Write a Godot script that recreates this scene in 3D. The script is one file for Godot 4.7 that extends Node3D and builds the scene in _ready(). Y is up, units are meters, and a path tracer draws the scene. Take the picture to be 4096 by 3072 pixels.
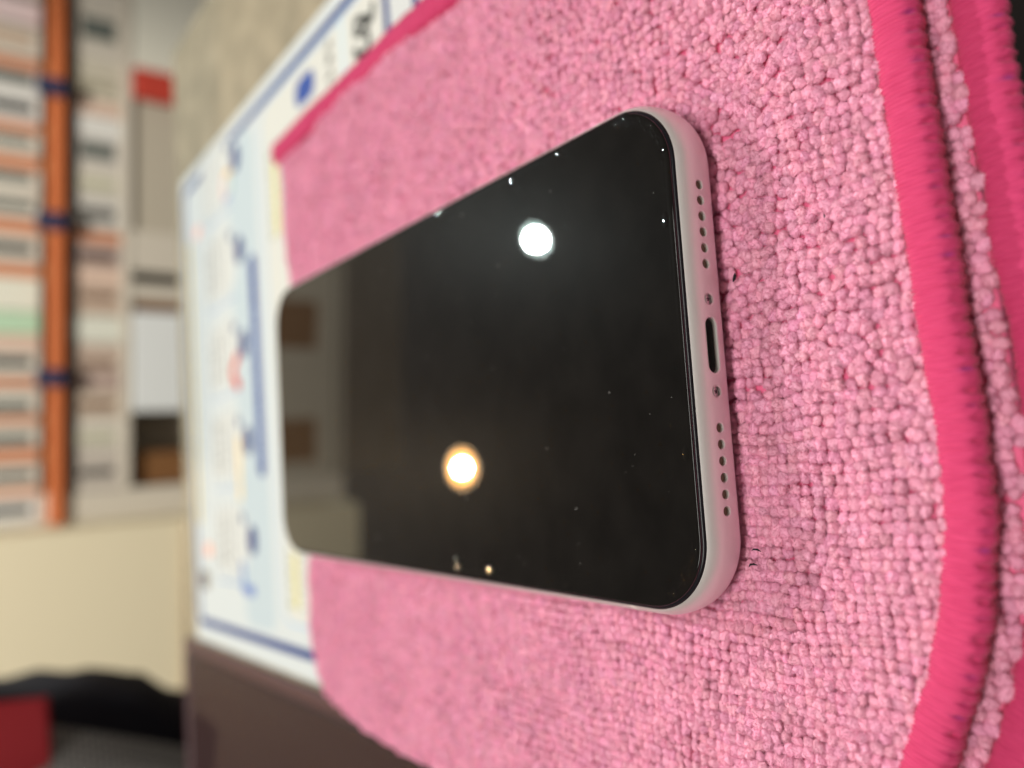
extends Node3D
# All small things are measured in millimetres: MM turns them into metres.
# Origin: middle of the underside of the phone; x to the right, y up, z towards the viewer.
const MM := 0.001
const TABLE_Y := -10.3
const YAW := -6.193               # heading of the lens, and of the rack behind
const EYE := Vector3(-12.82, 92.516, 142.641)

var rng := RandomNumberGenerator.new()
var n_low := FastNoiseLite.new()
var n_mid := FastNoiseLite.new()
var n_fine := FastNoiseLite.new()
var M := {}
var used := {}


func _ready() -> void:
	rng.seed = 77
	setup_camera()
	setup_light()
	setup_noise()
	make_materials()
	lamps()
	setting()
	sheet()
	desk_pad()
	rack()
	bag_and_stool()
	towel()
	phone()
	lint()


# ------------------------------------------------------------------ camera, light
func setup_camera() -> void:
	var cam := Camera3D.new()
	cam.name = "camera"
	# the picture was taken with the lens turned a quarter turn: its right side points to the floor
	var right := Vector3(0.9944, 0.0027, 0.1058)
	var up := Vector3(0.0627, 0.7901, -0.6098)
	var back := Vector3(-0.0852, 0.6130, 0.7855)
	cam.transform = Transform3D(Basis(-up, right, back).orthonormalized(), EYE * MM)
	var at := CameraAttributesPhysical.new()
	at.frustum_focal_length = 24.376
	at.frustum_focus_distance = 0.1055
	at.frustum_near = 0.01
	at.frustum_far = 30.0
	at.exposure_aperture = 7.6
	cam.attributes = at
	cam.near = 0.01
	cam.far = 30.0
	add_child(cam)
	cam.current = true


func setup_light() -> void:
	var e := Environment.new()
	e.background_mode = Environment.BG_COLOR
	e.background_color = Color(0.18, 0.155, 0.135).linear_to_srgb()
	e.tonemap_mode = Environment.TONE_MAPPER_LINEAR
	e.tonemap_exposure = 1.06
	e.sdfgi_enabled = true
	e.ssao_enabled = true
	e.ssil_enabled = true
	var w := WorldEnvironment.new()
	w.name = "environment"
	w.environment = e
	add_child(w)


func setup_noise() -> void:
	for p in [[n_low, 3, 1.0 / 42.0], [n_mid, 5, 1.0 / 13.0], [n_fine, 9, 1.0 / 1.1]]:
		p[0].seed = p[1]
		p[0].frequency = p[2]
		p[0].noise_type = FastNoiseLite.TYPE_SIMPLEX_SMOOTH
		p[0].fractal_octaves = 2


# ------------------------------------------------------------------ helpers
func lin(r: float, g: float, b: float) -> Color:
	return Color(r, g, b).linear_to_srgb()


func mat(called: String, c: Color, rough := 0.8, metal := 0.0) -> StandardMaterial3D:
	var m := StandardMaterial3D.new()
	m.resource_name = called
	m.albedo_color = c
	m.roughness = rough
	m.metallic = metal
	M[called] = m
	return m


func noise_tex(freq: float, size := 256, octaves := 3, sd := 1, lo := Color.BLACK, hi := Color.WHITE) -> NoiseTexture2D:
	var f := FastNoiseLite.new()
	f.seed = sd
	f.frequency = freq
	f.fractal_octaves = octaves
	var t := NoiseTexture2D.new()
	t.width = size
	t.height = size
	t.seamless = true
	t.noise = f
	var g := Gradient.new()
	g.set_color(0, lo)
	g.set_color(1, hi)
	t.color_ramp = g
	return t


func relief(m: StandardMaterial3D, tex: Texture2D, cm: float, per_m: float) -> void:
	m.heightmap_enabled = true
	m.heightmap_texture = tex
	m.heightmap_scale = cm
	m.uv1_triplanar = true
	m.uv1_world_triplanar = true
	m.uv1_scale = Vector3.ONE * per_m


func numbered(called: String) -> String:
	if not used.has(called):
		used[called] = 0
		return called
	used[called] += 1
	return "%s_%03d" % [called, used[called]]


func thing(called: String, label: String, category: String, at := Vector3.ZERO, turn := 0.0, group := "") -> Node3D:
	var o := Node3D.new()
	o.name = numbered(called)
	add_child(o)
	o.position = at
	o.rotation.y = turn
	tag(o, label, category, group)
	return o


func tag(o: Node, label: String, category: String, group := "") -> void:
	o.set_meta("label", label)
	o.set_meta("category", category)
	if group != "":
		o.set_meta("group", group)


func part(parent: Node, called: String, mesh: Mesh, m: Material, at := Vector3.ZERO) -> MeshInstance3D:
	var o := MeshInstance3D.new()
	o.mesh = mesh
	o.material_override = m
	o.position = at
	if parent == self:
		o.name = numbered(called)
		add_child(o)
	else:
		o.name = called
		parent.add_child(o, true)
	return o


func begin() -> SurfaceTool:
	var st := SurfaceTool.new()
	st.begin(Mesh.PRIMITIVE_TRIANGLES)
	st.set_smooth_group(0)
	return st


func done(st: SurfaceTool) -> ArrayMesh:
	st.index()
	st.generate_normals()
	return st.commit()


# a, b, c, d run counter-clockwise as seen from outside
func quad(st: SurfaceTool, a: Vector3, b: Vector3, c: Vector3, d: Vector3) -> void:
	for p in [a, c, b, a, d, c]:
		st.add_vertex(p)


func tri(st: SurfaceTool, a: Vector3, b: Vector3, c: Vector3) -> void:
	for p in [a, c, b]:
		st.add_vertex(p)


# rows of points; row i + 1 lies to the left of row i when walking along the row, seen from outside
func skin(st: SurfaceTool, rows: Array, closed := false) -> void:
	for i in rows.size() - 1:
		var a: PackedVector3Array = rows[i]
		var b: PackedVector3Array = rows[i + 1]
		var n := a.size()
		for k in (n if closed else n - 1):
			var k2 := (k + 1) % n
			quad(st, a[k], a[k2], b[k2], b[k])


func fan(st: SurfaceTool, ring: PackedVector3Array, flip := false) -> void:
	var c := Vector3.ZERO
	for p in ring:
		c += p
	c /= ring.size()
	for k in ring.size():
		var k2 := (k + 1) % ring.size()
		if flip:
			tri(st, c, ring[k2], ring[k])
		else:
			tri(st, c, ring[k], ring[k2])


# a box with chamfered edges, middle of its underside at the origin, sizes in metres
func bevel_box(sx: float, sy: float, sz: float, ch: float) -> ArrayMesh:
	var st := begin()
	st.set_smooth_group(-1)
	var rings := []
	for q in [[0.0, ch], [ch, 0.0], [sy - ch, 0.0], [sy, ch]]:
		var x: float = sx / 2 - q[1]
		var z: float = sz / 2 - q[1]
		var c := ch * 0.7
		rings.append(PackedVector3Array([Vector3(x, q[0], -z + c), Vector3(x - c, q[0], -z), Vector3(-x + c, q[0], -z), Vector3(-x, q[0], -z + c),
			Vector3(-x, q[0], z - c), Vector3(-x + c, q[0], z), Vector3(x - c, q[0], z), Vector3(x, q[0], z - c)]))
	skin(st, rings, true)
	fan(st, rings[3])
	fan(st, rings[0], true)
	return done(st)


# profile of (radius, height) turned round the y axis
func lathe(profile: Array, n := 32) -> ArrayMesh:
	var st := begin()
	var rings := []
	for q in profile:
		var ring := PackedVector3Array()
		for k in n:
			var t := -TAU * k / n
			ring.append(Vector3(cos(t) * q.x, q.y, sin(t) * q.x))
		rings.append(ring)
	skin(st, rings, true)
	return done(st)


func piece(xs: Array, x: float) -> float:      # piecewise linear through [x, y] pairs, x rising
	if x <= xs[0][0]:
		return xs[0][1]
	for i in xs.size() - 1:
		if x <= xs[i + 1][0]:
			return lerpf(xs[i][1], xs[i + 1][1], smoothstep(0.0, 1.0, (x - xs[i][0]) / (xs[i + 1][0] - xs[i][0])) * 0.5 + 0.5 * (x - xs[i][0]) / (xs[i + 1][0] - xs[i][0]))
	return xs[-1][1]


# ------------------------------------------------------------------ materials
func make_materials() -> void:
	var fibre := noise_tex(0.055, 256, 3, 4)
	var m := mat("pile", lin(0.97, 0.455, 0.62), 1.0)
	m.albedo_texture = noise_tex(0.09, 256, 3, 17, Color(0.96, 0.93, 0.94), Color.WHITE)
	m.vertex_color_use_as_albedo = true
	m.metallic_specular = 0.12
	relief(m, fibre, 0.0016, 330.0)
	m = mat("ground_cloth", lin(0.84, 0.17, 0.32), 1.0)  # deep pink: the reddened light between the tufts is put into the colour
	m.metallic_specular = 0.15
	m = mat("binding", Color.WHITE, 0.75)
	m.vertex_color_use_as_albedo = true
	m.rim_enabled = true
	m.rim = 0.35
	m.rim_tint = 0.7
	m.metallic_specular = 0.3
	relief(m, noise_tex(0.12, 256, 2, 8), 0.0015, 300.0)

	m = mat("aluminium", lin(0.78, 0.765, 0.735), 0.44, 0.55)
	relief(m, noise_tex(0.35, 256, 2, 12), 0.0004, 160.0)
	mat("hole_wall", lin(0.82, 0.79, 0.73), 0.3, 0.5)
	mat("hole_mesh", lin(0.16, 0.125, 0.075), 0.6)
	mat("port_inside", lin(0.008, 0.007, 0.007), 0.5)
	mat("port_tongue", lin(0.02, 0.018, 0.018), 0.4)
	mat("screw_metal", lin(0.62, 0.60, 0.58), 0.35, 0.9)
	mat("screw_star_dark", lin(0.04, 0.038, 0.04), 0.5)
	mat("plastic_line", lin(0.80, 0.74, 0.68), 0.55)
	m = mat("black_glass", lin(0.010, 0.010, 0.013), 0.2)
	m.metallic_specular = 0.35
	# the pane: a clean mirror over a faint greasy film that scatters a little
	m = mat("protector_glass", lin(0.0035, 0.003, 0.003), 0.30)
	m.metallic_specular = 0.05
	m.albedo_color = Color.WHITE
	m.albedo_texture = noise_tex(0.012, 512, 4, 44, lin(0.0, 0.0, 0.0), lin(0.0042, 0.0036, 0.0032))
	m.uv1_triplanar = true
	m.uv1_world_triplanar = true
	m.uv1_scale = Vector3(13.0, 13.0, 17.0)
	m.clearcoat_enabled = true
	m.clearcoat = 1.0
	m.clearcoat_roughness = 0.012

	m = mat("table_top", lin(0.42, 0.352, 0.25), 0.7)
	m.metallic_specular = 0.2
	m.albedo_texture = noise_tex(0.02, 256, 4, 21, Color(0.81, 0.82, 0.82), Color.WHITE)
	m.uv1_triplanar = true
	m.uv1_world_triplanar = true
	m.uv1_scale = Vector3.ONE * 9.0
	mat("floor", lin(0.018, 0.014, 0.014), 0.8)
	m = mat("leather", lin(0.034, 0.0145, 0.0145), 0.42)
	m.metallic_specular = 0.28
	relief(m, noise_tex(0.09, 256, 3, 31), 0.02, 60.0)
	mat("leather_edge", lin(0.060, 0.014, 0.018), 0.5)
	mat("wall_paint", lin(0.74, 0.67, 0.48), 0.85)
	mat("wall_low_brown", lin(0.36, 0.28, 0.17), 0.7)
	mat("rack_panel", lin(0.56, 0.52, 0.44), 0.7)
	mat("rack_pale", lin(0.74, 0.74, 0.64), 0.7)
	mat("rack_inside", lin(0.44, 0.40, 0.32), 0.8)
	mat("rack_orange", lin(0.62, 0.17, 0.055), 0.5)
	mat("divider_orange", lin(0.60, 0.27, 0.15), 0.6)
	mat("clip_navy", lin(0.022, 0.032, 0.085), 0.5)
	mat("rack_fade_step", lin(0.125, 0.10, 0.075), 0.8)
	mat("carton_and_shade_brown", lin(0.20, 0.10, 0.035), 0.85)
	mat("white_box", lin(0.72, 0.74, 0.72), 0.6)
	mat("red_box", lin(0.48, 0.055, 0.03), 0.6)
	mat("bag_navy", lin(0.0085, 0.009, 0.020), 0.8)
	m = mat("bag_mesh", Color.WHITE, 0.85)
	m.albedo_texture = weave()
	m.uv1_triplanar = true
	m.uv1_scale = Vector3.ONE * 38.0
	mat("bag_red", lin(0.34, 0.014, 0.022), 0.8)
	mat("stool_wood", lin(0.25, 0.15, 0.08), 0.6)
	mat("pouch_grey", lin(0.34, 0.32, 0.36), 0.5)
	mat("lamp_housing", lin(0.05, 0.05, 0.05), 0.5)
	mat("lint_dark", lin(0.010, 0.008, 0.010), 0.9)
	mat("dust_white", lin(0.5, 0.48, 0.46), 0.9)


func weave() -> ImageTexture:
	var im := Image.create(256, 256, false, Image.FORMAT_RGB8)
	for y in 256:
		for x in 256:
			var u := fposmod(x / 32.0 + (0.5 if int(y / 32.0) % 2 else 0.0), 1.0) - 0.5
			var v := fposmod(y / 32.0, 1.0) - 0.5
			var hole := 1.0 - smoothstep(0.26, 0.36, sqrt(u * u + v * v))
			im.set_pixel(x, y, lin(0.30, 0.29, 0.27).lerp(lin(0.012, 0.013, 0.024), hole))
	return ImageTexture.create_from_image(im)


# ------------------------------------------------------------------ lamps
func lamp(called: String, label: String, at: Vector3, face: float, glow: Color, glow_energy: float, light: Color, energy: float, size: float) -> void:
	var t := thing(called, label, "lamp", at)
	t.look_at_from_position(at, Vector3(0, 0.0, 0.03), Vector3(0.01, 0.02, 1))
	t.rotate_object_local(Vector3.RIGHT, -PI / 2)     # own +y now points at the table
	part(t, "housing", lathe([Vector2(0.0, -0.09), Vector2(0.018, -0.09), Vector2(0.022, -0.07), Vector2(face * 0.9, -0.045), Vector2(face * 1.12, -0.004), Vector2(face * 1.12, 0.004), Vector2(face * 1.01, 0.004), Vector2(face * 1.01, -0.003)]), M.lamp_housing).scale.z = 0.68
	var g := mat(called + "_glow", glow, 0.6)
	g.emission_enabled = true
	g.emission = glow
	g.emission_energy_multiplier = glow_energy
	part(t, "diffuser", lathe([Vector2(face, -0.003), Vector2(face * 0.97, 0.002), Vector2(face * 0.7, 0.008), Vector2(face * 0.35, 0.011), Vector2(0.0, 0.012)]), g).scale.z = 0.66
	var l := OmniLight3D.new()
	l.name = called + "_source"
	l.light_color = light
	l.light_energy = energy
	l.light_size = size
	l.omni_range = 8.0
	l.omni_attenuation = 2.0
	l.shadow_enabled = true
	l.position = Vector3(0, size + 0.014, 0)
	t.add_child(l)


func lamps() -> void:
	lamp("spot_lamp", "cool white ceiling spot mirrored on the upper half of the phone screen", Vector3(0.5655, 1.305, -1.478), 0.030, Color(0.86, 1.0, 0.97), 7.0, Color(0.95, 1.0, 0.98), 2.1, 0.014)
	lamp("warm_lamp", "warm orange ceiling lamp mirrored on the lower half of the phone screen", Vector3(-0.0555, 1.305, -1.908), 0.050, lin(1.0, 0.52, 0.14), 11.0, lin(1.0, 0.78, 0.52), 1.2, 0.011)
	# the shop's ceiling panel above and behind the viewer
	var t := thing("ceiling_panel", "white ceiling light panel outside the picture above the viewer", "lamp", Vector3(-0.15, 1.5, 0.28))
	part(t, "housing", bevel_box(1.24, 0.05, 0.34, 0.006), M.rack_pale, Vector3(0, 0.006, 0))
	var g := mat("panel_glow", Color.WHITE, 0.6)
	g.emission_enabled = true
	g.emission = Color(1.0, 0.97, 0.93)
	g.emission_energy_multiplier = 1.5
	part(t, "diffuser", bevel_box(1.2, 0.005, 0.30, 0.001), g)
	var l := AreaLight3D.new()
	l.name = "panel_source"
	l.area_size = Vector2(1.2, 0.30)
	l.light_color = Color(1.0, 0.985, 0.965)
	l.light_energy = 1.6
	l.area_range = 8.0
	l.shadow_enabled = true
	l.position = Vector3(0, -0.004, 0)
	l.rotation.x = -PI / 2
	t.add_child(l)
	# added spot, unseen in the view, to brighten the rack alone
	var at := Vector3(0.25, 1.32, 0.12)
	t = thing("added_rack_spot", "added spotlight outside the picture that brightens the storage rack", "lamp", at)
	t.look_at_from_position(at, Vector3(0.05, 0.08, -0.80), Vector3.UP)
	t.rotate_object_local(Vector3.RIGHT, -PI / 2)
	part(t, "housing", lathe([Vector2(0.0, -0.13), Vector2(0.036, -0.128), Vector2(0.042, -0.11), Vector2(0.042, 0.0), Vector2(0.038, 0.0), Vector2(0.037, -0.012)]), M.lamp_housing)
	part(t, "diffuser", lathe([Vector2(0.037, -0.012), Vector2(0.02, -0.009), Vector2(0.0, -0.008)]), g)
	var sl := SpotLight3D.new()
	sl.name = "added_rack_source"
	sl.light_color = Color(1.0, 0.97, 0.92)
	sl.light_energy = 2.7
	sl.light_size = 0.03
	sl.spot_angle = 19.0
	sl.spot_angle_attenuation = 0.6
	sl.spot_range = 8.0
	sl.shadow_enabled = true
	sl.position = Vector3(0, 0.006, 0)
	sl.rotation.x = PI / 2
	t.add_child(sl)


# ------------------------------------------------------------------ table, floor, wall
func struct(called: String, mesh: Mesh, m: Material, at: Vector3) -> MeshInstance3D:
	var o := part(self, called, mesh, m, at)
	o.set_meta("kind", "structure")
	return o


func setting() -> void:
	struct("floor", bevel_box(6.0, 0.05, 6.0, 0.005), M.floor, Vector3(0, -0.80, -0.6))
	var t := thing("table", "beige table top under the printed sheet and towel", "table", Vector3(0, TABLE_Y * MM, 0))
	part(t, "table_top", bevel_box(1.0, 0.026, 0.342, 0.002), M.table_top, Vector3(-0.3065, -0.026, -0.0745))
	for q in [[-0.78, -0.22], [0.17, -0.22], [-0.78, 0.085], [0.17, 0.085]]:
		part(t, "leg", bevel_box(0.035, 0.714, 0.035, 0.003), M.rack_panel, Vector3(q[0], -0.7397, q[1]))
	# wall left of the rack, facing the viewer
	var w := part(self, "wall", bevel_box(1.2, 1.135, 0.06, 0.004), M.wall_paint, at_back(-752.0, -750.0, 940.0))
	w.rotation.y = deg_to_rad(YAW)
	w.set_meta("kind", "structure")
	part(w, "low_strip", bevel_box(1.2, 0.60, 0.006, 0.002), M.wall_low_brown, Vector3(0, 0.0, 0.0333))  # brown strip along the lower part of the wall


# a point given by its place right of the line of sight, its height and its distance from the lens
func at_back(r: float, y: float, d: float) -> Vector3:
	var a := deg_to_rad(-YAW)
	var ahead := Vector3(sin(a), 0, -cos(a))
	var side := Vector3(cos(a), 0, sin(a))
	var p := EYE + ahead * d + side * r
	return Vector3(p.x, y, p.z) * MM


# ------------------------------------------------------------------ printed sheet
var paper: Image
const PX := 5.0


func ink_rr(x0: float, y0: float, x1: float, y1: float, r: float, c: Color) -> void:
	var a := int(y0 * PX)
	var b := int(y1 * PX)
	for y in range(a, b):
		var m := (y + 0.5) / PX
		var inset := 0.0
		var d := maxf(y0 + r - m, m - (y1 - r))
		if d > 0.0:
			inset = r - sqrt(maxf(r * r - d * d, 0.0))
		paper.fill_rect(Rect2i(int((x0 + inset) * PX), y, maxi(int((x1 - x0 - 2 * inset) * PX), 1), 1), c)


func ink_stroke(pts: Array, w: float, c: Color) -> void:
	for i in pts.size() - 1:
		var a: Vector2 = pts[i]
		var b: Vector2 = pts[i + 1]
		var n := int(a.distance_to(b) * 4) + 1
		for k in n + 1:
			var p := a.lerp(b, float(k) / n)
			ink_rr(p.x - w / 2, p.y - w / 2, p.x + w / 2, p.y + w / 2, w / 2, c)


func ink_text(x0: float, x1: float, y: float, hgt: float, c: Color) -> void:      # illegible small print
	var x := x0
	while x < x1:
		var w := rng.randf_range(0.5, 1.0) * hgt
		ink_rr(x, y + rng.randf_range(0.0, 0.25) * hgt, x + w * 0.35, y + hgt, 0.1, c)
		ink_rr(x, y + rng.randf_range(0.2, 0.6) * hgt, x + w * 0.9, y + hgt * 0.75, 0.1, c)
		x += w + hgt * 0.25


func sheet() -> void:
	paper = Image.create(1070, 1490, false, Image.FORMAT_RGB8)
	var white := Color(0.805, 0.825, 0.83)
	var blue := Color(0.13, 0.22, 0.48)
	var pale := Color(0.745, 0.79, 0.815)
	var grey := Color(0.46, 0.46, 0.45)
	paper.fill(white)
	# frame line (the sheet starts 6 mm left of the frame line's left side)
	ink_rr(6.5, 4.0, 204.5, 290.0, 4.0, blue)
	ink_rr(9.7, 7.0, 201.3, 286.8, 3.0, white)
	# yellow strip of small print along the far edge, pink dots at both of its ends
	ink_rr(50.0, 7.6, 178.0, 10.8, 1.0, Color(0.90, 0.80, 0.40))
	ink_text(52, 176, 14.5, 3.6, Color(0.50, 0.51, 0.53))
	ink_text(52, 176, 22.0, 2.0, Color(0.82, 0.82, 0.82))
	ink_rr(176.0, 18.0, 182.0, 28.0, 3.0, Color(0.93, 0.74, 0.70))
	ink_rr(36.0, 16.0, 42.0, 26.0, 3.0, Color(0.93, 0.70, 0.62))
	ink_rr(22.0, 8.0, 30.0, 20.0, 2.0, Color(0.52, 0.49, 0.45))
	# pale field behind five columns of goods, each with a blue oval price mark
	ink_rr(12.0, 66.0, 200.0, 96.0, 6.0, pale)
	for k in 5:
		var cx := 44.0 + 37.4 * k
		ink_rr(cx - 13, 30.0, cx + 13, 71.0, 8.0, Color(0.83, 0.835, 0.82))
		ink_rr(cx - 5.6, 71.0, cx + 5.6, 80.5, 4.7, Color(0.13, 0.21, 0.46))
		ink_rr(cx + 6.0, 64.0, cx + 10.5, 68.5, 2.0, Color(0.26, 0.36, 0.52))
		if k < 4:
			ink_text(cx - 10, cx + 8, 36.0, 4.5, grey)
			ink_text(cx - 9, cx + 10, 44.0, 4.0, Color(0.55, 0.54, 0.52))
			ink_text(cx - 10, cx + 8, 52.0, 3.0, Color(0.60, 0.59, 0.57))
		for row in 5:
			ink_text(cx - 15, cx + 15, 31.0 + row * 7.3, 1.6, Color(0.46, 0.48, 0.53))
		ink_rr(cx - 17.5, 33.0, cx - 16.7, 70.0, 0.3, Color(0.55, 0.64, 0.78))
	# coloured ring at the right, red mark, orange bar, blue sign
	for k in 40:
		var a := TAU * k / 40.0
		var c := Color(0.90, 0.72, 0.42)
		if k > 10 and k <= 20:
			c = Color(0.52, 0.68, 0.68)
		elif k > 20 and k <= 28:
			c = Color(0.56, 0.62, 0.78)
		elif k > 28:
			c = Color(0.90, 0.72, 0.70)
		var p := Vector2(186.0 + 5.5 * sin(a + 1.0), 65.0 - 5.5 * cos(a + 1.0))
		ink_rr(p.x - 1.3, p.y - 1.3, p.x + 1.3, p.y + 1.3, 1.3, c)
	ink_stroke([Vector2(115, 68), Vector2(110, 62), Vector2(106, 64), Vector2(104, 68)], 4.5, Color(0.80, 0.24, 0.16))
	ink_rr(59.0, 63.0, 84.0, 67.0, 1.5, Color(0.94, 0.83, 0.60))
	ink_rr(24.0, 62.0, 36.0, 66.0, 1.0, Color(0.45, 0.55, 0.75))
	ink_rr(23.0, 66.0, 27.0, 76.0, 1.0, Color(0.42, 0.50, 0.74))
	# long blue title bar with lettering
	ink_rr(67.0, 85.8, 150.5, 93.0, 3.4, Color(0.13, 0.23, 0.53))
	ink_text(72, 128, 87.6, 3.2, Color(0.55, 0.62, 0.76))
	# second panel with a pale line round it
	ink_rr(16.0, 103.5, 201.0, 286.0, 7.0, Color(0.70, 0.78, 0.86))
	ink_rr(17.2, 104.8, 199.8, 284.8, 6.0, Color(0.83, 0.83, 0.805))
	for q in [[22.0, 40.0], [60.0, 110.0], [150.0, 180.0]]:
		ink_text(q[0], q[1], 109.0, 3.6, Color(0.62, 0.62, 0.46))
		ink_rr(q[0], 114.5, q[1], 117.6, 0.5, Color(0.86, 0.82, 0.50))
		ink_text(q[0], q[1], 119.5, 3.2, Color(0.60, 0.59, 0.60))
	ink_rr(186.5, 137.0, 195.5, 152.0, 3.5, Color(0.24, 0.34, 0.62))
	ink_text(181, 198, 161.0, 5.0, Color(0.42, 0.42, 0.40))
	ink_rr(180.0, 171.5, 200.0, 174.5, 0.5, Color(0.80, 0.86, 0.89))
	# two black handwritten-looking characters
	var ink := Color(0.20, 0.20, 0.20)
	var o := Vector2(5.0, 1.0)
	for s in [[Vector2(181.1, 181.2), Vector2(179.0, 182.1), Vector2(178.0, 184.9), Vector2(179.4, 186.6), Vector2(182.2, 186.3), Vector2(184.6, 186.2)],
			[Vector2(188.3, 182.2), Vector2(185.2, 181.8), Vector2(183.8, 183.9), Vector2(184.7, 185.9), Vector2(185.9, 186.8), Vector2(188.1, 183.3)],
			[Vector2(184.7, 185.9), Vector2(185.1, 188.5), Vector2(187.8, 189.2)], [Vector2(174.2, 190.6), Vector2(174.0, 188.1), Vector2(170.0, 187.0)]]:
		var moved := []
		for p in s:
			moved.append(Vector2(187.5, 185.0) + (p + o - Vector2(187.5, 185.0)) * Vector2(1.15, 1.5))
		ink_stroke(moved, 2.3, ink)
	ink_stroke([Vector2(184.7, 190.6), Vector2(181.6, 188.7)], 0.9, Color(0.5, 0.5, 0.5))
	ink_rr(150.0, 198.0, 199.0, 216.0, 6.0, blue)
	ink_rr(153.0, 201.0, 196.0, 213.0, 4.5, Color(0.81, 0.82, 0.82))

	var m := mat("sheet_print", Color.WHITE, 0.8)
	m.metallic_specular = 0.25
	m.albedo_texture = ImageTexture.create_from_image(paper)
	m.texture_repeat = false
	mat("sheet_edge", lin(0.78, 0.80, 0.80), 0.3)
	var t := thing("printed_sheet", "white laminated price sheet with blue border lying under the towel", "sheet", Vector3(-81.5, TABLE_Y, -225.0) * MM, deg_to_rad(2.0))
	part(t, "laminate", bevel_box(0.2098, 0.00045, 0.298, 0.00015), M.sheet_edge, Vector3(0.0999, 0.0, 0.1475))
	var st := begin()
	var y := 0.00052
	for q in [[0, 0], [1, 1], [1, 0], [0, 0], [0, 1], [1, 1]]:
		st.set_uv(Vector2(q[0] * 0.2094 / 0.2136, q[1]))
		st.add_vertex(Vector3(-0.0048 + 0.2094 * q[0], y, -0.0012 + 0.2975 * q[1]))
	part(t, "print", done(st), m)


func desk_pad() -> void:
	var turn := deg_to_rad(2.0)
	var e := Vector3(cos(turn), 0, -sin(turn))
	var g := Vector3(sin(turn), 0, cos(turn))
	var t := thing("desk_pad", "dark brown leather desk pad left of the printed sheet", "desk pad", (Vector3(-81.5, TABLE_Y, -225.0) + e * (-5.6 - 190.0) + g * 139.0) * MM, turn)
	part(t, "pad", bevel_box(0.368, 0.0024, 0.30, 0.001), M.leather)
	for x in [0.1867, -0.1867]:
		part(t, "binding_edge", bevel_box(0.0056, 0.003, 0.312, 0.0012), M.leather_edge, Vector3(x, 0.0, 0.0))
	for z in [0.1532, -0.1532]:
		part(t, "binding_edge", bevel_box(0.3676, 0.003, 0.0056, 0.0012), M.leather_edge, Vector3(0, 0, z))
	var p := thing("pouch", "small grey pouch lying on the leather pad at the picture's lower edge", "pouch", Vector3(-0.181, (TABLE_Y + 2.45) * MM, -0.19), 0.26)
	part(p, "body", bevel_box(0.036, 0.012, 0.11, 0.005), M.pouch_grey)
	part(p, "flap", bevel_box(0.034, 0.0025, 0.05, 0.001), M.pouch_grey, Vector3(0, 0.0122, 0.022))


# ------------------------------------------------------------------ rack with boxes
func rack_part(t: Node3D, called: String, r0: float, r1: float, y0: float, y1: float, d0: float, d1: float, m: Material, ch := 0.8) -> void:
	part(t, called, bevel_box((r1 - r0) * MM, (y1 - y0) * MM, (d1 - d0) * MM, ch * MM), m, Vector3((r0 + r1) / 2, y0, -(d0 + d1) / 2 + 950.0) * MM)


func goods(called: String, label: String, cat: String, group: String, r0: float, r1: float, y0: float, y1: float, deep: float, face: Color, label_c: Color, l0: float, l1: float, setback := 0.0) -> void:
	var key := "goods_%s" % face.to_html()
	if not M.has(key):
		mat(key, face, 0.7)
	var t := thing(called, label, cat, at_back((r0 + r1) / 2, y0, 950.0 + setback + deep / 2), deg_to_rad(YAW), group)
	part(t, "body", bevel_box((r1 - r0) * MM, (y1 - y0) * MM, deep * MM, 0.7 * MM), M[key])
	if label_c.a > 0.0:
		var lk := "label_%s" % label_c.to_html()
		if not M.has(lk):
			mat(lk, label_c, 0.6)
		var h := y1 - y0
		part(t, "label", bevel_box((l1 - l0) * MM, h * 0.72 * MM, 0.5 * MM, 0.1 * MM), M[lk], Vector3(((l0 + l1) / 2 - (r0 + r1) / 2) * MM, h * 0.14 * MM, (deep / 2 + 0.2) * MM))


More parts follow.
